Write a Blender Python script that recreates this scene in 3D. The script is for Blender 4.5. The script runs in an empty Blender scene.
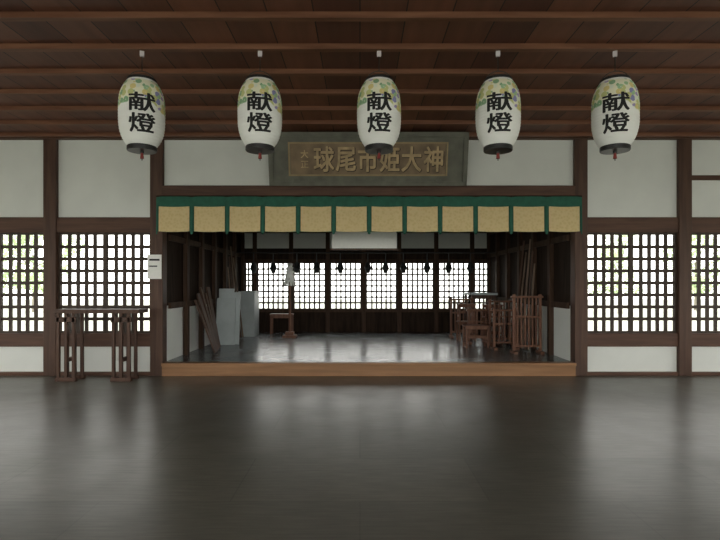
import bpy, bmesh, math, random
from mathutils import Vector, Matrix
random.seed(7)
S=bpy.context.scene
S.view_settings.view_transform='Standard'
S.view_settings.look='None'
S.view_settings.exposure=0.0

# ---------------------------------------------------------------- materials
def newmat(name):
    m=bpy.data.materials.new(name); m.use_nodes=True
    nt=m.node_tree; b=nt.nodes['Principled BSDF']
    return m,nt,b
def plain(name,c,rough=.7,metal=0.,var=.12,scale=6.,bump=0.):
    m,nt,b=newmat(name)
    tc=nt.nodes.new('ShaderNodeTexCoord'); n=nt.nodes.new('ShaderNodeTexNoise')
    n.inputs['Scale'].default_value=scale; n.inputs['Detail'].default_value=5
    nt.links.new(tc.outputs['Object'],n.inputs['Vector'])
    r=nt.nodes.new('ShaderNodeValToRGB')
    r.color_ramp.elements[0].position=.3; r.color_ramp.elements[1].position=.7
    r.color_ramp.elements[0].color=[x*(1-var) for x in c]+[1]
    r.color_ramp.elements[1].color=[min(1,x*(1+var)) for x in c]+[1]
    nt.links.new(n.outputs['Fac'],r.inputs['Fac']); nt.links.new(r.outputs['Color'],b.inputs['Base Color'])
    b.inputs['Roughness'].default_value=rough; b.inputs['Metallic'].default_value=metal
    if bump:
        bp=nt.nodes.new('ShaderNodeBump'); bp.inputs['Strength'].default_value=bump; bp.inputs['Distance'].default_value=.01
        nt.links.new(n.outputs['Fac'],bp.inputs['Height']); nt.links.new(bp.outputs['Normal'],b.inputs['Normal'])
    return m
def wood(name,c1,c2,stretch=(1,1,.08),scale=14,rough=.55,spec=.3):
    m,nt,b=newmat(name)
    tc=nt.nodes.new('ShaderNodeTexCoord'); mp=nt.nodes.new('ShaderNodeMapping')
    mp.inputs['Scale'].default_value=stretch
    nt.links.new(tc.outputs['Object'],mp.inputs['Vector'])
    n=nt.nodes.new('ShaderNodeTexNoise'); n.inputs['Scale'].default_value=scale; n.inputs['Detail'].default_value=6; n.inputs['Distortion'].default_value=.6
    nt.links.new(mp.outputs['Vector'],n.inputs['Vector'])
    r=nt.nodes.new('ShaderNodeValToRGB')
    r.color_ramp.elements[0].position=.32; r.color_ramp.elements[1].position=.68
    r.color_ramp.elements[0].color=list(c1)+[1]; r.color_ramp.elements[1].color=list(c2)+[1]
    nt.links.new(n.outputs['Fac'],r.inputs['Fac']); nt.links.new(r.outputs['Color'],b.inputs['Base Color'])
    b.inputs['Roughness'].default_value=rough; b.inputs['Specular IOR Level'].default_value=spec
    bp=nt.nodes.new('ShaderNodeBump'); bp.inputs['Strength'].default_value=.15; bp.inputs['Distance'].default_value=.005
    nt.links.new(n.outputs['Fac'],bp.inputs['Height']); nt.links.new(bp.outputs['Normal'],b.inputs['Normal'])
    return m

W_V=wood('wood_post',(.050,.024,.015),(.095,.050,.032),(1,1,.08))
W_H=wood('wood_beam',(.055,.025,.015),(.105,.052,.032),(.08,1,1))
W_CB=wood('wood_batten',(.14,.058,.032),(.23,.105,.06),(.08,1,1))
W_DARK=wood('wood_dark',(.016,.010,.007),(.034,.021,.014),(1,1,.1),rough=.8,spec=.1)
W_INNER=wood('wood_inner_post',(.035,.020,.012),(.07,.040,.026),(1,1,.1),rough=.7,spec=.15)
W_LAT=wood('wood_lattice',(.03,.02,.013),(.06,.038,.026),(1,1,.2))
W_EDGE=wood('wood_stage_edge',(.20,.10,.042),(.30,.155,.07),(.05,1,1),rough=.4)
W_STOOL=wood('wood_stool',(.11,.046,.027),(.19,.088,.05),(1,1,.2))
W_BOARD=wood('wood_leaning',(.10,.065,.045),(.19,.13,.09),(1,1,.1))
PLASTER=plain('plaster',(.69,.71,.67),.9,0,.05,1.5)
PAPER=plain('paper',(.8,.8,.76),.9,0,.03,20)
GREY=plain('cabinet_paint',(.38,.42,.42),.5,0,.12,3)
BLACK=plain('lacquer_black',(.012,.012,.012),.4,0,.1,5)
INK=plain('ink',(.01,.01,.01),.8,0,.1,5)
RED=plain('red_cord',(.22,.03,.025),.8)
METAL=plain('dark_metal',(.08,.07,.06),.4,.8)
GREEN=plain('green_cloth',(.014,.095,.060),.8,0,.15,12)
TAG=plain('tag',(.6,.55,.55),.8)

def brocade():
    m,nt,b=newmat('gold_brocade')
    tc=nt.nodes.new('ShaderNodeTexCoord')
    v=nt.nodes.new('ShaderNodeTexVoronoi'); v.inputs['Scale'].default_value=22
    nt.links.new(tc.outputs['Object'],v.inputs['Vector'])
    r=nt.nodes.new('ShaderNodeValToRGB')
    r.color_ramp.elements[0].color=(.55,.42,.19,1); r.color_ramp.elements[1].color=(.61,.48,.24,1)
    r.color_ramp.elements[0].position=.2; r.color_ramp.elements[1].position=.6
    nt.links.new(v.outputs['Distance'],r.inputs['Fac']); nt.links.new(r.outputs['Color'],b.inputs['Base Color'])
    b.inputs['Roughness'].default_value=.65
    return m
GOLD=brocade()

# worn board floor, sealed, soft sheen
def floormat(name,c1,c2,rough,spec,bump,seam,pw=.9,pl=1.8,rv=.06):
    m,nt,b=newmat(name)
    N=nt.nodes;L=nt.links
    tc=N.new('ShaderNodeTexCoord')
    n=N.new('ShaderNodeTexNoise'); n.inputs['Scale'].default_value=.8; n.inputs['Detail'].default_value=9; n.inputs['Roughness'].default_value=.65
    L.new(tc.outputs['Object'],n.inputs['Vector'])
    r=N.new('ShaderNodeValToRGB')
    r.color_ramp.elements[0].position=.35; r.color_ramp.elements[1].position=.7
    r.color_ramp.elements[0].color=list(c1)+[1]; r.color_ramp.elements[1].color=list(c2)+[1]
    L.new(n.outputs['Fac'],r.inputs['Fac'])
    mp=N.new('ShaderNodeMapping'); mp.inputs['Scale'].default_value=(1.2,14,1); L.new(tc.outputs['Object'],mp.inputs['Vector'])
    ng=N.new('ShaderNodeTexNoise'); ng.inputs['Scale'].default_value=3; ng.inputs['Detail'].default_value=7; L.new(mp.outputs['Vector'],ng.inputs['Vector'])
    br=N.new('ShaderNodeTexBrick'); br.inputs['Scale'].default_value=1; br.inputs['Brick Width'].default_value=pl; br.inputs['Row Height'].default_value=pw
    br.inputs['Mortar Size'].default_value=.006; br.inputs['Mortar Smooth'].default_value=.4
    br.inputs['Color1'].default_value=(.86,.86,.86,1); br.inputs['Color2'].default_value=(1.08,1.07,1.05,1); br.inputs['Mortar'].default_value=(seam,seam,seam,1)
    L.new(tc.outputs['Object'],br.inputs['Vector'])
    m1=N.new('ShaderNodeMix'); m1.data_type='RGBA'; m1.blend_type='MULTIPLY'; m1.inputs[0].default_value=1
    L.new(r.outputs['Color'],m1.inputs[6]); L.new(br.outputs['Color'],m1.inputs[7])
    gr=N.new('ShaderNodeMapRange'); gr.inputs['From Min'].default_value=.3; gr.inputs['From Max'].default_value=.7; gr.inputs['To Min'].default_value=.78; gr.inputs['To Max'].default_value=1.2
    L.new(ng.outputs['Fac'],gr.inputs['Value'])
    vm=N.new('ShaderNodeVectorMath'); vm.operation='SCALE'; L.new(m1.outputs[2],vm.inputs[0]); L.new(gr.outputs[0],vm.inputs['Scale'])
    L.new(vm.outputs[0],b.inputs['Base Color'])
    n2=N.new('ShaderNodeTexNoise'); n2.inputs['Scale'].default_value=2.2; n2.inputs['Detail'].default_value=3; n2.inputs['Roughness'].default_value=.5
    L.new(tc.outputs['Object'],n2.inputs['Vector'])
    mr=N.new('ShaderNodeMapRange'); mr.inputs['From Min'].default_value=.3; mr.inputs['From Max'].default_value=.7
    mr.inputs['To Min'].default_value=rough-rv; mr.inputs['To Max'].default_value=rough+rv
    L.new(n2.outputs['Fac'],mr.inputs['Value']); L.new(mr.outputs['Result'],b.inputs['Roughness'])
    bp=N.new('ShaderNodeBump'); bp.inputs['Strength'].default_value=bump; bp.inputs['Distance'].default_value=.02
    L.new(n2.outputs['Fac'],bp.inputs['Height']); L.new(bp.outputs['Normal'],b.inputs['Normal'])
    b.inputs['Specular IOR Level'].default_value=spec
    return m
FLOOR=floormat('floor_boards',(.092,.088,.075),(.138,.132,.112),.31,.38,.02,.72,rv=.03)
IFLOOR=floormat('floor_stage',(.15,.165,.175),(.20,.22,.23),.24,.5,.012,.7,.9,1.8,rv=.025)

def ceilmat():
    m,nt,b=newmat('ceiling_boards')
    tc=nt.nodes.new('ShaderNodeTexCoord')
    br=nt.nodes.new('ShaderNodeTexBrick')
    mp=nt.nodes.new('ShaderNodeMapping'); mp.inputs['Rotation'].default_value=(0,0,math.pi/2)
    nt.links.new(tc.outputs['Object'],mp.inputs['Vector']); nt.links.new(mp.outputs['Vector'],br.inputs['Vector'])
    br.inputs['Scale'].default_value=1; br.inputs['Brick Width'].default_value=3.6; br.inputs['Row Height'].default_value=.42
    br.inputs['Mortar Size'].default_value=.006
    br.inputs['Color1'].default_value=(.13,.044,.026,1); br.inputs['Color2'].default_value=(.27,.105,.058,1); br.inputs['Mortar'].default_value=(.01,.006,.004,1)
    n=nt.nodes.new('ShaderNodeTexNoise'); n.inputs['Scale'].default_value=9; n.inputs['Detail'].default_value=6
    mp2=nt.nodes.new('ShaderNodeMapping'); mp2.inputs['Scale'].default_value=(1,.1,1)
    nt.links.new(tc.outputs['Object'],mp2.inputs['Vector']); nt.links.new(mp2.outputs['Vector'],n.inputs['Vector'])
    mx=nt.nodes.new('ShaderNodeMix'); mx.data_type='RGBA'; mx.blend_type='MULTIPLY'; mx.inputs[0].default_value=.6
    nt.links.new(br.outputs['Color'],mx.inputs[6]); nt.links.new(n.outputs['Fac'],mx.inputs[7])
    nt.links.new(mx.outputs[2],b.inputs['Base Color']); b.inputs['Roughness'].default_value=.6
    return m
CEIL=ceilmat()

def lanternmat():
    m,nt,b=newmat('lantern_paper')
    N=nt.nodes; L=nt.links
    tc=N.new('ShaderNodeTexCoord'); sp=N.new('ShaderNodeSeparateXYZ'); L.new(tc.outputs['Object'],sp.inputs[0])
    v=N.new('ShaderNodeTexVoronoi'); v.inputs['Scale'].default_value=18; L.new(tc.outputs['Object'],v.inputs['Vector'])
    r=N.new('ShaderNodeValToRGB'); r.color_ramp.interpolation='CONSTANT'
    cols=[(0,(.50,.52,.14)),(.17,(.70,.75,.60)),(.26,(.14,.34,.13)),(.44,(.66,.54,.14)),(.57,(.15,.15,.42)),(.67,(.27,.20,.46)),(.76,(.26,.48,.22)),(.975,(.55,.15,.12))]
    r.color_ramp.elements[0].color=list(cols[0][1])+[1]
    r.color_ramp.elements[1].position=cols[1][0]; r.color_ramp.elements[1].color=list(cols[1][1])+[1]
    for p,c in cols[2:]:
        e=r.color_ramp.elements.new(p); e.color=list(c)+[1]
    sc=N.new('ShaderNodeSeparateColor'); L.new(v.outputs['Color'],sc.inputs[0]); L.new(sc.outputs[0],r.inputs['Fac'])
    dr=N.new('ShaderNodeValToRGB'); dr.color_ramp.interpolation='CONSTANT'
    dr.color_ramp.elements[0].color=(1,1,1,1); dr.color_ramp.elements[1].position=.10; dr.color_ramp.elements[1].color=(0,0,0,1)
    e=dr.color_ramp.elements.new(.58); e.color=(1,1,1,1)
    L.new(v.outputs['Distance'],dr.inputs['Fac'])
    mxo=N.new('ShaderNodeMix'); mxo.data_type='RGBA'; L.new(dr.outputs['Color'],mxo.inputs[0]); L.new(r.outputs['Color'],mxo.inputs[6]); mxo.inputs[7].default_value=(.78,.76,.55,1)
    n=N.new('ShaderNodeTexNoise'); n.inputs['Scale'].default_value=7; L.new(tc.outputs['Object'],n.inputs['Vector'])
    ax=N.new('ShaderNodeMath'); ax.operation='ABSOLUTE'; L.new(sp.outputs['X'],ax.inputs[0])
    a1=N.new('ShaderNodeMath'); a1.operation='MULTIPLY_ADD'; L.new(ax.outputs[0],a1.inputs[0]); a1.inputs[1].default_value=.65; L.new(sp.outputs['Z'],a1.inputs[2])
    a2=N.new('ShaderNodeMath'); a2.operation='MULTIPLY_ADD'; L.new(n.outputs['Fac'],a2.inputs[0]); a2.inputs[1].default_value=.25; L.new(a1.outputs[0],a2.inputs[2])
    g=N.new('ShaderNodeMapRange'); g.inputs['From Min'].default_value=.255; g.inputs['From Max'].default_value=.275; L.new(a2.outputs[0],g.inputs['Value'])
    g2=N.new('ShaderNodeMapRange'); g2.inputs['From Min'].default_value=.315; g2.inputs['From Max'].default_value=.30; L.new(sp.outputs['Z'],g2.inputs['Value'])
    mm=N.new('ShaderNodeMath'); mm.operation='MULTIPLY'; L.new(g.outputs[0],mm.inputs[0]); L.new(g2.outputs[0],mm.inputs[1])
    mm2=N.new('ShaderNodeMath'); mm2.operation='MULTIPLY'; L.new(mm.outputs[0],mm2.inputs[0]); mm2.inputs[1].default_value=.85
    mx=N.new('ShaderNodeMix'); mx.data_type='RGBA'; L.new(mm2.outputs[0],mx.inputs[0]); mx.inputs[6].default_value=(.84,.85,.81,1); L.new(mxo.outputs[2],mx.inputs[7])
    L.new(mx.outputs[2],b.inputs['Base Color']); b.inputs['Roughness'].default_value=.75
    return m
LANT=lanternmat()

def leafmat():
    m,nt,b=newmat('leaves')
    N=nt.nodes;L=nt.links
    oi=N.new('ShaderNodeNewGeometry'); r=N.new('ShaderNodeValToRGB')
    r.color_ramp.elements[0].color=(.35,.47,.25,1); r.color_ramp.elements[1].color=(.62,.72,.48,1)
    L.new(oi.outputs['Random Per Island'],r.inputs['Fac']); L.new(r.outputs['Color'],b.inputs['Base Color'])
    t=N.new('ShaderNodeBsdfTranslucent'); L.new(r.outputs['Color'],t.inputs['Color'])
    mx=N.new('ShaderNodeMixShader'); mx.inputs[0].default_value=.5
    out=N['Material Output']; L.new(b.outputs[0],mx.inputs[1]); L.new(t.outputs[0],mx.inputs[2]); L.new(mx.outputs[0],out.inputs['Surface'])
    return m
LEAF=leafmat()
BARK=wood('bark',(.12,.1,.08),(.22,.2,.16))
GRAVEL=plain('gravel',(.42,.43,.37),.95,0,.2,8)

# ---------------------------------------------------------------- mesh builder
class B:
    def __init__(s,name,*mats):
        s.name=name; s.mats=mats; s.bm=bmesh.new()
    def _tag(s,vs,m):
        for f in {f for v in vs for f in v.link_faces}: f.material_index=m
    def box(s,x0,x1,y0,y1,z0,z1,m=0,M=None):
        r=bmesh.ops.create_cube(s.bm,size=1)
        T=Matrix.Translation(((x0+x1)/2,(y0+y1)/2,(z0+z1)/2))@Matrix.Diagonal((abs(x1-x0),abs(y1-y0),abs(z1-z0),1))
        if M is not None: T=M@T
        bmesh.ops.transform(s.bm,matrix=T,verts=r['verts']); s._tag(r['verts'],m); return s
    def cyl(s,p0,p1,r0,r1=None,m=0,seg=16):
        p0=Vector(p0);p1=Vector(p1); d=p1-p0
        r=bmesh.ops.create_cone(s.bm,cap_ends=True,segments=seg,radius1=r0,radius2=r0 if r1 is None else r1,depth=d.length)
        q=Vector((0,0,1)).rotation_difference(d).to_matrix().to_4x4()
        bmesh.ops.transform(s.bm,matrix=Matrix.Translation((p0+p1)/2)@q,verts=r['verts']); s._tag(r['verts'],m); return s
    def beam(s,p0,p1,w,t,m=0):
        p0=Vector(p0);p1=Vector(p1); d=p1-p0
        r=bmesh.ops.create_cube(s.bm,size=1)
        q=d.to_track_quat('Z','Y').to_matrix().to_4x4()
        bmesh.ops.transform(s.bm,matrix=Matrix.Translation((p0+p1)/2)@q@Matrix.Diagonal((w,t,d.length,1)),verts=r['verts']); s._tag(r['verts'],m); return s
    def done(s,origin=None,bevel=0,smooth=False,link=True):
        vs=s.bm.verts
        if origin is None:
            xs=[v.co.x for v in vs];ys=[v.co.y for v in vs];zs=[v.co.z for v in vs]
            origin=Vector(((min(xs)+max(xs))/2,(min(ys)+max(ys))/2,min(zs)))
        origin=Vector(origin)
        bmesh.ops.translate(s.bm,vec=-origin,verts=vs[:])
        me=bpy.data.meshes.new(s.name); s.bm.to_mesh(me); s.bm.free()
        for m in s.mats: me.materials.append(m)
        if smooth:
            for p in me.polygons: p.use_smooth=True
        o=bpy.data.objects.new(s.name,me); o.location=origin; S.collection.objects.link(o)
        if bevel:
            b=o.modifiers.new('bevel','BEVEL'); b.width=bevel; b.segments=2; b.limit_method='ANGLE'
        return o

def copy(o,loc,rz=0):
    c=o.copy(); c.location=loc; c.rotation_euler=(0,0,rz); S.collection.objects.link(c); return c

# ---------------------------------------------------------------- text helper
def textmesh(ch,size,bold=.0,res=3):
    """glyph mesh; bold strokes made from shifted copies at tiny depth steps (z)"""
    cu=bpy.data.curves.new('t','FONT'); cu.body=ch; cu.size=size; cu.resolution_u=res
    cu.align_x='CENTER'; cu.align_y='CENTER'
    o=bpy.data.objects.new('t',cu); S.collection.objects.link(o)
    dg=bpy.context.evaluated_depsgraph_get(); me=bpy.data.meshes.new_from_object(o.evaluated_get(dg))
    bpy.data.objects.remove(o)
    bm=bmesh.new(); bm.from_mesh(me)
    bmesh.ops.remove_doubles(bm,verts=bm.verts,dist=1e-5)
    bmesh.ops.triangulate(bm,faces=bm.faces[:])
    if bm.verts:
        xs=[v.co.x for v in bm.verts]; ys=[v.co.y for v in bm.verts]
        c=Vector(((min(xs)+max(xs))/2,(min(ys)+max(ys))/2,0))
        bmesh.ops.translate(bm,vec=-c,verts=bm.verts[:])
    if bold:
        base=bm.verts[:]; fs=bm.faces[:]
        for k,(dx,dy) in enumerate(((1,.25),(-1,-.25),(.3,.8),(-.3,-.8),(.75,-.55),(-.75,.55))):
            mp={v:bm.verts.new(v.co+Vector((dx*bold,dy*bold,.0003*(k+1)))) for v in base}
            for f in fs: bm.faces.new([mp[v] for v in f.verts])
    return bm

# ================================================================ dimensions
D=8.67           # partition plane
CZ=3.97          # ceiling
SZ=.217          # stage level
PB=14.2          # far wall of the stage room
XL,XR=-8.64,8.85
posts=[-8.64,-6.88,-5.12,-3.36,3.65,5.37,7.10,8.85]

# floor
B('floor',FLOOR).box(XL-.3,XR+.3,-4.5,D+.1,-.15,0).done(origin=(0,0,0))
# ceiling
c=B('ceiling',CEIL,W_CB)
c.box(XL-.6,XR+.6,-4.8,D+.1,CZ,CZ+.12,0)
ys=[]
k=-15
while True:
    yy=5.35+.62*k; k+=1
    if yy<-4.6: continue
    if yy>D-.2: break
    ys.append(yy)
for yy in ys: c.box(XL-.5,XR+.5,yy-.035,yy+.035,CZ-.055,CZ+.01,1)
c.done(origin=(0,0,0))
B('trim_ceiling_beam',W_H).box(XL,XR,D-.12,D+.08,CZ-.06,CZ+.02).done()

# partition posts
for i,x in enumerate(posts):
    B('trim_post',W_V).box(x-.105,x+.105,D-.1,D+.1,0,CZ-.05).done(bevel=.008)
# bays
def bay(x0,x1,extra=False):
    pl=B('wall_back_panel',PLASTER)
    pl.box(x0,x1,D-.02,D+.02,2.62,CZ-.05); pl.box(x0,x1,D-.02,D+.02,.05,.50); pl.done()
    t=B('trim_rails',W_H)
    t.box(x0,x1,D-.08,D+.08,2.37,2.62); t.box(x0,x1,D-.07,D+.07,.48,.70); t.box(x0,x1,D-.08,D+.08,0,.06)
    if extra: t.box(x0,x1,D-.05,D+.03,3.24,3.32)
    t.done(bevel=.006)
def lattice(x0,x1,y,z0,z1,nc,nr,bw,fr,name='window_lattice',leaves=1):
    l=B(name,W_LAT)
    n=leaves; w=(x1-x0)/n
    for j in range(n):
        a=x0+j*w; b_=a+w
        l.box(a,a+fr,y-.025,y+.025,z0,z1); l.box(b_-fr,b_,y-.025,y+.025,z0,z1)
        l.box(a,b_,y-.024,y+.024,z0,z0+fr); l.box(a,b_,y-.024,y+.024,z1-fr,z1)
        for i in range(1,nc):
            xx=a+fr+(w-2*fr)*i/nc; l.box(xx-bw/2,xx+bw/2,y-.015,y+.015,z0,z1)
        for i in range(1,nr):
            zz=z0+fr+(z1-z0-2*fr)*i/nr; l.box(a,b_,y-.013,y+.013,zz-bw/2,zz+bw/2)
    return l.done()
wn=1
for i in [0,1,2,4,5,6]:
    x0=posts[i]+.105; x1=posts[i+1]-.105
    bay(x0,x1,extra=(i>=5))
    lattice(x0,x1,D,.70,2.37,5,8,.055,.035,'window_%d'%wn,leaves=2); wn+=1
# over the opening
ox0,ox1=posts[3]+.105,posts[4]-.105
B('wall_back_panel',PLASTER).box(ox0,ox1,D-.02,D+.02,3.12,CZ-.05).done()
B('trim_lintel',W_H).box(ox0,ox1,D-.11,D+.09,2.94,3.14).done(bevel=.008)

# stage platform
st=B('stage_platform',W_EDGE,IFLOOR,W_DARK)
st.box(ox0,ox1,D-.16,D+.02,.17,SZ+.004,0)
st.box(ox0,ox1,D-.13,D+.0,0,.17,0)
st.done(bevel=.006)
B('floor_stage',IFLOOR).box(ox0-.1,ox1+.1,D+.02,PB+.1,0,SZ).done(origin=(0,D,0))

# stage room shell
iz=3.45
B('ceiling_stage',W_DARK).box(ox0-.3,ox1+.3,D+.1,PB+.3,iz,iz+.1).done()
B('wall_roof_closure',W_DARK).box(XL-.6,XR+.6,D+.1,D+.25,iz+.1,CZ+.12).done()  # unseen strip added to block light leaking in between partition top and stage roof
for side,x,sg in (('left',ox0,-1),('right',ox1,1)):
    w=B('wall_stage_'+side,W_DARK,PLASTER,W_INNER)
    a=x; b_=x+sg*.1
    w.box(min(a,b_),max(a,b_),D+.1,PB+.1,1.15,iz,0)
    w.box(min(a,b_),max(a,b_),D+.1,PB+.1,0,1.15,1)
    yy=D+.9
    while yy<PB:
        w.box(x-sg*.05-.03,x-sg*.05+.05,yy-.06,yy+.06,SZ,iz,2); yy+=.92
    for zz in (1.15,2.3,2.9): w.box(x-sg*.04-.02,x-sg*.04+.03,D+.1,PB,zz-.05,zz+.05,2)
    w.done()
# far wall
fp=[-2.87,-1.88,-.88,.10,1.07,2.08,3.06]
fx=[ox0]+fp+[ox1]
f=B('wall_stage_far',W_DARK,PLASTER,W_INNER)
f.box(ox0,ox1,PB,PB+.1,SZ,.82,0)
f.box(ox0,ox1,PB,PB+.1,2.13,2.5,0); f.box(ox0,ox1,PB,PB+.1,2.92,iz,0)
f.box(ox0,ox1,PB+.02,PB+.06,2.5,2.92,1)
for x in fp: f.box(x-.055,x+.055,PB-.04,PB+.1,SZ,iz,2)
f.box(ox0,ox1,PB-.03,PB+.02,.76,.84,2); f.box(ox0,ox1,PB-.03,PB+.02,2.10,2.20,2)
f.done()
for i in range(len(fx)-1):
    a=fx[i]+(.055 if i else 0); b_=fx[i+1]-(.055 if i<len(fx)-2 else 0)
    if b_-a<.2: continue
    lattice(a,b_,PB+.04,.82,2.13,6 if b_-a>.7 else 3,8,.045,.04,'window_%d'%wn); wn+=1

# side and rear of the big hall: open bays with posts, low rail
for side,x in (('left',XL),('right',XR)):
    w=B('wall_'+side,W_V,PLASTER)
    yy=-4.3
    while yy<D-.4:
        w.box(x-.1,x+.1,yy-.1,yy+.1,0,CZ,0); yy+=2.1
    w.box(x-.07,x+.07,-4.3,D-.1,2.55,2.75,0); w.box(x-.07,x+.07,-4.3,D-.1,.5,.7,0); w.box(x-.02,x+.02,-4.3,D-.1,0,.5,1)
    w.box(x-.02,x+.02,-4.3,D-.1,2.75,CZ,1)
    w.done()
w=B('wall_front',W_V)
for x in posts: w.box(x-.1,x+.1,-4.5,-4.3,0,CZ)
w.box(XL,XR,-4.48,-4.32,3.5,3.7); w.done()

# ---------------------------------------------------------------- plaque
pc=Vector((.13,D-.28,3.53))
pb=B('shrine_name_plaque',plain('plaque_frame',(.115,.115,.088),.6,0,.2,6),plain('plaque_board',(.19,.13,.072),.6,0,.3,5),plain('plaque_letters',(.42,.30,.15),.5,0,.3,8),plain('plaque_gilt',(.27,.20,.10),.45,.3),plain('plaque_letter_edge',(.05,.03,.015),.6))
W2,H2=1.60,.42
pb.box(-W2,W2,-.02,.03,-H2,H2,0)
pb.box(-1.25,1.25,-.03,.0,-.24,.24,1)
for (x0,x1,z0,z1) in ((-W2,W2,H2-.07,H2),(-W2,W2,-H2,-H2+.07),(-W2,-W2+.07,-H2,H2),(W2-.07,W2,-H2,H2)):
    pb.box(x0,x1,-.06,.0,z0,z1,0)
for (x0,x1,z0,z1) in ((-1.28,1.28,.24,.265),(-1.28,1.28,-.265,-.24),(-1.28,-1.255,-.265,.265),(1.255,1.28,-.265,.265)):
    pb.box(x0,x1,-.05,.0,z0,z1,3)
def addtext(bm_dst,src,fn,mi):
    mp={}
    for v in src.verts: mp[v]=bm_dst.verts.new(fn(v.co))
    for fc in src.faces:
        try:
            nf=bm_dst.faces.new([mp[v] for v in fc.verts]); nf.material_index=mi
        except ValueError: pass
    src.free()
for i,ch in enumerate('球尾市姫大神'):
    cx=-.71+.352*i
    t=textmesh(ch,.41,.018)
    addtext(pb.bm,t,lambda co,cx=cx:Vector((cx+.008+co.x*.82,-.0325-co.z,co.y*1.02-.008)),4)  # dark offset copy behind each letter: its shadow, put in as colour
    t=textmesh(ch,.41,.009)
    addtext(pb.bm,t,lambda co,cx=cx:Vector((cx+co.x*.82,-.042-co.z,co.y*1.02)),2)
for k,ch in enumerate('大正'):
    t=textmesh(ch,.13,.003); addtext(pb.bm,t,lambda co,k=k:Vector((-1.02+co.x,-.035-co.z,.08-.16*k+co.y)),2)
tilt=Matrix.Rotation(math.radians(14),4,'X')
bmesh.ops.transform(pb.bm,matrix=Matrix.Translation(pc)@tilt,verts=pb.bm.verts[:])
pb.box(pc.x-1.2,pc.x-1.1,D-.26,D-.02,3.14,3.22,0); pb.box(pc.x+1.1,pc.x+1.2,D-.26,D-.02,3.14,3.22,0)
pb.done()

# ---------------------------------------------------------------- valance
v=B('brocade_valance',GREEN,GOLD,W_DARK)
vx0,vx1=-3.34,3.64
yv=D-.14
def cloth(x0,x1,z0,z1,y,m,wave=.012,n=8):
    vs=[]
    for i in range(n+1):
        t=i/n; xx=x0+(x1-x0)*t; yy=y-wave*math.sin(math.pi*t)
        vs.append((v.bm.verts.new((xx,yy,z1)),v.bm.verts.new((xx,yy-wave*.6,z0-.012*math.sin(math.pi*t)))))
    for i in range(n):
        fc=v.bm.faces.new((vs[i][0],vs[i][1],vs[i+1][1],vs[i+1][0])); fc.material_index=m
v.cyl((vx0,yv+.01,2.95),(vx1,yv+.01,2.95),.02,m=2,seg=8)
npan=12; pw=(vx1-vx0)/npan
cloth(vx0,vx1,2.38,2.95,yv+.012,0,0.0,2)
for i in range(npan):
    a=vx0+i*pw
    cloth(a+.04,a+pw-.04,2.38,2.80,yv-.002,1)
    cloth(a,a+pw,2.79,2.95,yv-.006,0,.008)
for i in range(npan+1):
    a=vx0+i*pw
    cloth(max(vx0,a-.022),min(vx1,a+.022),2.34,2.80,yv-.012,0,.006,3)
v.done()

# ---------------------------------------------------------------- lanterns
HB=.335
def prof(z):
    t=abs(z)/HB
    return .226*(1-.38*min(1,t)**3.2)
def make_lantern():
    b=B('paper_lantern',LANT,BLACK,INK,RED,METAL,TAG)
    NR=22; sub=4; seg=56; rings=[]
    zs=[-HB+2*HB*i/(NR*sub) for i in range(NR*sub+1)]
    for i,z in enumerate(zs):
        ph=(i%sub)/sub
        r=prof(z)-.0035*abs(math.cos(math.pi*ph))**3+.001
        rings.append([b.bm.verts.new((r*math.cos(2*math.pi*k/seg),r*math.sin(2*math.pi*k/seg),z)) for k in range(seg)])
    for a,c in zip(rings,rings[1:]):
        for k in range(seg):
            fc=b.bm.faces.new((a[k],a[(k+1)%seg],c[(k+1)%seg],c[k])); fc.smooth=True
    for z0,z1,r in ((HB-.005,HB+.022,.141),(-HB-.045,-HB+.005,.141)):
        b.cyl((0,0,z0),(0,0,z1),r,m=1,seg=40)
        b.cyl((0,0,z0+.008),(0,0,z1-.008),r+.005,m=1,seg=40)
    pts=[Vector((.125*math.cos(a),0,HB+.01+.10*math.sin(a))) for a in [math.pi*i/10 for i in range(11)]]
    for p,q in zip(pts,pts[1:]): b.cyl(p,q,.005,m=4,seg=6)
    b.cyl((0,0,HB+.11),(0,0,.60),.006,m=4,seg=6)
    b.box(-.022,.022,-.012,.012,.595,.65,5)
    b.cyl((0,0,-HB-.065),(0,0,-HB-.045),.02,m=1,seg=12); b.cyl((0,0,-HB-.12),(0,0,-HB-.065),.020,.014,m=3,seg=10)
    b.cyl((0,0,-HB-.14),(0,0,-HB-.12),.005,m=1,seg=6)
    def wrap(cx,cy,sx,sy):
        def fn(co):
            u=cx+co.x*sx; z=cy+co.y*sy; r=prof(z)+.004+co.z; th=u/.226
            return Vector((r*math.sin(th),-r*math.cos(th),z))
        return fn
    for ch,cz in (('献',.060),('燈',-.145)):
        t=textmesh(ch,.245,.0058)
        for _ in range(3):
            es=[e for e in t.edges if e.calc_length()>.02]
            if not es: break
            bmesh.ops.subdivide_edges(t,edges=es,cuts=1); bmesh.ops.triangulate(t,faces=t.faces[:])
        addtext(b.bm,t,wrap(0,cz,1.10,.80),2)
    return b.done(origin=(0,0,0))
lan=make_lantern()
LY=5.35; sc=97.2
lx=[142,260,379,498,615]
for i,px in enumerate(lx):
    o=lan if i==0 else copy(lan,(0,0,0))
    o.location=((px-360)/sc,LY,CZ-.055-.66)
    o.rotation_euler=(0,0,[.40,.17,-.02,-.19,-.42][i])
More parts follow.
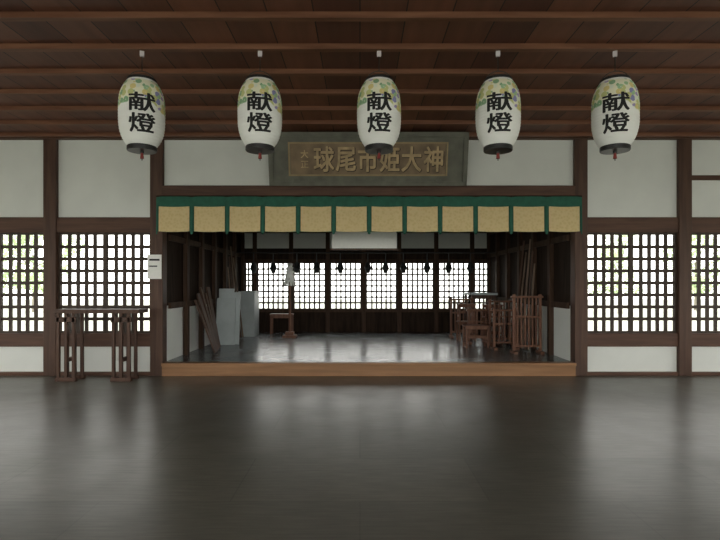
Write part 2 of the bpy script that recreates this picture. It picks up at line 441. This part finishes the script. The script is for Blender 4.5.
# ---------------------------------------------------------------- notice, stand
B('paper_notice',PAPER,INK).box(-3.50,-3.27,D-.108,D-.1,1.60,2.0,0).box(-3.47,-3.30,D-.110,D-.108,1.9,1.93,1).box(-3.47,-3.34,D-.110,D-.108,1.8,1.82,1).done()
s=B('wooden_rail_stand',W_V)
y0,y1=8.05,8.4
s.box(-4.75,-3.42,y0,y1,1.06,1.12)
for xc in (-4.58,-3.72):
    for dx in (-.12,0,.12):
        s.box(xc+dx-.022,xc+dx+.022,y0+.03,y0+.08,.05,1.06); s.box(xc+dx-.022,xc+dx+.022,y1-.08,y1-.03,.05,1.06)
    s.box(xc-.16,xc+.16,y0+.02,y0+.09,0,.06); s.box(xc-.16,xc+.16,y1-.09,y1-.02,0,.06)
    s.box(xc-.16,xc+.16,y0+.03,y0+.07,.92,1.0)
    s.box(xc-.03,xc+.03,y0+.05,y1-.05,.3,.36)
s.done(bevel=.004)

# ---------------------------------------------------------------- stage furniture
def cabinet(x0,x1,y0,y1,h):
    c=B('storage_cabinet',GREY,METAL)
    z=SZ
    c.box(x0,x1,y0,y1,z,z+h)
    c.box(x0+.02,x1-.02,y0-.012,y0,z+.06,z+h-.04)
    c.box(x0-.01,x1+.01,y0-.015,y1,z+h,z+h+.025)
    c.done(bevel=.004)
cabinet(-3.08,-2.62,12.9,13.5,1.1)
b=B('leaning_white_panels',GREY,W_BOARD)
for i,(xa,xb,h) in enumerate(((-3.07,-2.70,1.0),(-3.04,-2.62,1.12),(-3.08,-2.78,1.2))):
    y0=11.1+.09*i; z=SZ
    M=Matrix.Translation((0,y0,z))@Matrix.Rotation(math.radians(-7),4,'X')
    b.box(xa,xb,0,.025,.005,h,0,M=M); b.box(xa-.015,xa+.015,-.006,.03,.003,h+.01,0,M=M); b.box(xb-.015,xb+.015,-.006,.03,.003,h+.01,0,M=M); b.box(xa,xb,-.006,.03,h-.02,h+.012,0,M=M)
b.box(-3.08,-2.7,11.62,11.68,SZ,SZ+.9,1)
b.done()
b=B('leaning_boards',W_BOARD,W_V)
for i in range(7):
    yy=9.7+.16*i
    b.beam((-2.70-.03*i,yy,SZ+.02),(-3.09,yy+.05,SZ+1.0+.12*(i%3)),.11 if i%2 else .05,.03,(i+1)%2 and 0 or 1)
b.done()
def stool(x,y,z,w=.42,d=.34,h=.45):
    s=B('wooden_stool',W_STOOL)
    for i in range(4):
        a=y-d/2+d*i/4; s.box(x-w/2,x+w/2,a+.006,a+d/4-.006,z+h-.025,z+h)
    for sx in (-1,1):
        for sy in (-1,1):
            s.box(x+sx*(w/2-.03)-.018,x+sx*(w/2-.03)+.018,y+sy*(d/2-.03)-.018,y+sy*(d/2-.03)+.018,z,z+h-.025)
        s.box(x+sx*(w/2-.03)-.01,x+sx*(w/2-.03)+.01,y-d/2+.03,y+d/2-.03,z+.1,z+.14)
    for sy in (-1,1):
        s.box(x-w/2+.03,x+w/2-.03,y+sy*(d/2-.03)-.01,y+sy*(d/2-.03)+.01,z+h-.08,z+h-.03)
        s.box(x-w/2+.03,x+w/2-.03,y+sy*(d/2-.03)-.01,y+sy*(d/2-.03)+.01,z+.2,z+.24)
    s.done(bevel=.003)
def railing(x0,x1,y,h,n):
    s=B('wooden_railing',W_STOOL)
    z=SZ
    for x in (x0,x1-.05):
        s.box(x,x+.05,y-.025,y+.025,z,z+h+.03); s.box(x-.01,x+.06,y-.15,y+.15,z,z+.05)
    s.box(x0-.03,x1+.03,y-.03,y+.03,z+h-.04,z+h); s.box(x0,x1,y-.02,y+.02,z+h*.62,z+h*.62+.035); s.box(x0,x1,y-.02,y+.02,z+.12,z+.16)
    for i in range(1,n):
        xx=x0+.025+(x1-x0-.05)*i/n; s.box(xx-.014,xx+.014,y-.012,y+.012,z+.14,z+h-.03)
    s.done(bevel=.003)
stool(2.38,10.7,SZ,.5,.34,.46)
railing(2.64,3.12,10.35,.80,4)
stool(2.45,12.0,SZ); stool(2.45,12.0,SZ+.45,.40,.32,.4)
railing(2.2,2.75,12.7,.95,5)
stool(2.95,11.6,SZ); stool(2.95,11.6,SZ+.45,.4,.32,.4)
railing(2.75,3.3,11.1,.95,5)
railing(2.35,2.85,11.35,.75,5)
t=B('wooden_table',W_V,GREY)
t.box(2.72,3.42,12.9,13.8,1.25,1.3,1)
for xx in (2.8,3.35):
    for yy in (12.95,13.75): t.box(xx-.03,xx+.03,yy-.03,yy+.03,SZ,1.25)
t.box(2.8,3.35,12.94,12.97,1.15,1.25); t.done(bevel=.004)
railing(2.86,3.40,9.75,1.08,7)
b=B('leaning_poles',W_BOARD,W_V)
for i in range(6):
    yy=10.0+.13*i
    b.cyl((3.24-.02*i,yy,SZ+.03),(3.40,yy+.12,SZ+1.7+.25*(i%3)),.022,.016,m=i%2,seg=8)
b.done()
b=B('leaning_poles',W_BOARD,W_V)
for i in range(5):
    yy=12.0+.13*i
    b.cyl((-2.90+.02*i,yy,SZ+.03),(-3.08,yy+.12,SZ+1.7+.25*(i%3)),.022,.016,m=i%2,seg=8)
b.done()
# offering stand near far wall
x=-2.05
t=B('offering_stand',W_STOOL,PAPER)
t.box(x-.3,x+.3,13.5,13.8,SZ+.5,SZ+.53)
for xx in (x-.27,x+.27):
    for yy in (13.53,13.77): t.box(xx-.018,xx+.018,yy-.018,yy+.018,SZ,SZ+.5)
t.box(x-.27,x+.27,13.52,13.54,SZ+.42,SZ+.5)
t.done(bevel=.003)
# tall purification wand stand with folded paper
x,yq=-1.72,12.75
t=B('paper_wand_stand',W_STOOL,PAPER)
t.box(x-.16,x+.16,yq-.16,yq+.16,SZ,SZ+.06); t.box(x-.10,x+.10,yq-.10,yq+.10,SZ+.06,SZ+.14)
t.cyl((x,yq,SZ+.1),(x,yq,2.05),.032,.026,seg=10)
for k in range(12):
    a=2*math.pi*k/12; z=1.98
    for j in range(6):
        r0=.035+.020*j; off=(.025 if j%2 else -.025)
        p=Vector((x+r0*math.cos(a)+off*math.sin(a),yq+r0*math.sin(a)-off*math.cos(a),z-.09*j))
        t.box(-.028,.028,-.002,.002,-.05,.05,1,M=Matrix.Translation(p)@Matrix.Rotation(a+math.pi/2,4,'Z')@Matrix.Rotation(.3*(-1)**j,4,'Y'))
t.done()
# white panel hung in the middle, from stage ceiling
t=B('hanging_white_banner',PAPER,W_V)
t.box(-.54,.70,10.0,10.03,2.20,2.56,0); t.box(-.58,.74,9.99,10.04,2.17,2.205,1); t.box(-.58,.74,9.99,10.04,2.555,2.60,1)
t.cyl((-.5,10.015,2.58),(-.5,10.015,iz),.01,m=1,seg=6); t.cyl((.66,10.015,2.58),(.66,10.015,iz),.01,m=1,seg=6)
t.done()
# garland with tassels before far windows
g=B('tassel_garland',BLACK,RED)
xs=[-2.7,-2.2,-1.6,-1.1,-.5,.2,.65,1.1,1.7,2.25,2.8]
g.cyl((ox0+.05,13.2,2.32),(ox1-.1,13.2,2.32),.015,seg=8)
for x in xs:
    g.cyl((x,13.2,2.32),(x,13.2,2.05),.012,seg=6); g.cyl((x,13.2,1.93),(x,13.2,2.07),.09,.05,seg=14); g.cyl((x,13.2,1.80),(x,13.2,1.93),.045,.085,seg=14)
g.done()

# ---------------------------------------------------------------- outdoors
B('ground',GRAVEL).box(-60,60,-50,60,-.5,-.16).done(origin=(0,0,0))
def tree_mesh():
    b=B('garden_tree',LEAF,BARK)
    b.cyl((0,0,0),(0,0,3.2),.16,.1,m=1,seg=10)
    blobs=[]
    for i in range(13):
        a=random.uniform(0,6.28); r=random.uniform(.3,1.9); z=random.uniform(1.4,5.2)
        blobs.append((Vector((r*math.cos(a),r*math.sin(a),z)),random.uniform(.6,1.1)))
        b.cyl((0,0,min(3.1,z*.7)),blobs[-1][0],.04,.015,m=1,seg=6)
    for c,R in blobs:
        for _ in range(130):
            d=Vector((random.gauss(0,1),random.gauss(0,1),random.gauss(0,.8))).normalized()*R*random.uniform(.4,1)
            p=c+d; s_=random.uniform(.06,.12)
            u=Vector((random.gauss(0,1),random.gauss(0,1),random.gauss(0,1))).normalized(); w_=u.orthogonal().normalized()
            vs=[b.bm.verts.new(p+u*s_*1.6),b.bm.verts.new(p+w_*s_*.6),b.bm.verts.new(p-u*s_*1.6),b.bm.verts.new(p-w_*s_*.6)]
            b.bm.faces.new(vs)
    return b.done(origin=(0,0,0))
tr=tree_mesh()
tl=[(15,30),(22,34),(-20,32),(-26,36)]
for i,(x,y) in enumerate(tl):
    o=tr if i==0 else copy(tr,(0,0,0))
    o.location=(x,y,-.18); o.rotation_euler=(0,0,i*1.3); k=.9+.1*(i%4); o.scale=(k,k,k)

# ---------------------------------------------------------------- light
w=bpy.data.worlds.new('world'); S.world=w; w.use_nodes=True
nt=w.node_tree; bg=nt.nodes['Background']; bg.inputs['Color'].default_value=(1,.995,.94,1); bg.inputs['Strength'].default_value=4.7

# ---------------------------------------------------------------- camera
cd=bpy.data.cameras.new('camera'); cd.sensor_width=36; cd.lens=26; cd.shift_y=15/720
co=bpy.data.objects.new('camera',cd); S.collection.objects.link(co)
co.location=(0,0,1.5); co.rotation_euler=(math.pi/2,0,0)
cd.clip_start=.05; cd.clip_end=300
S.camera=co
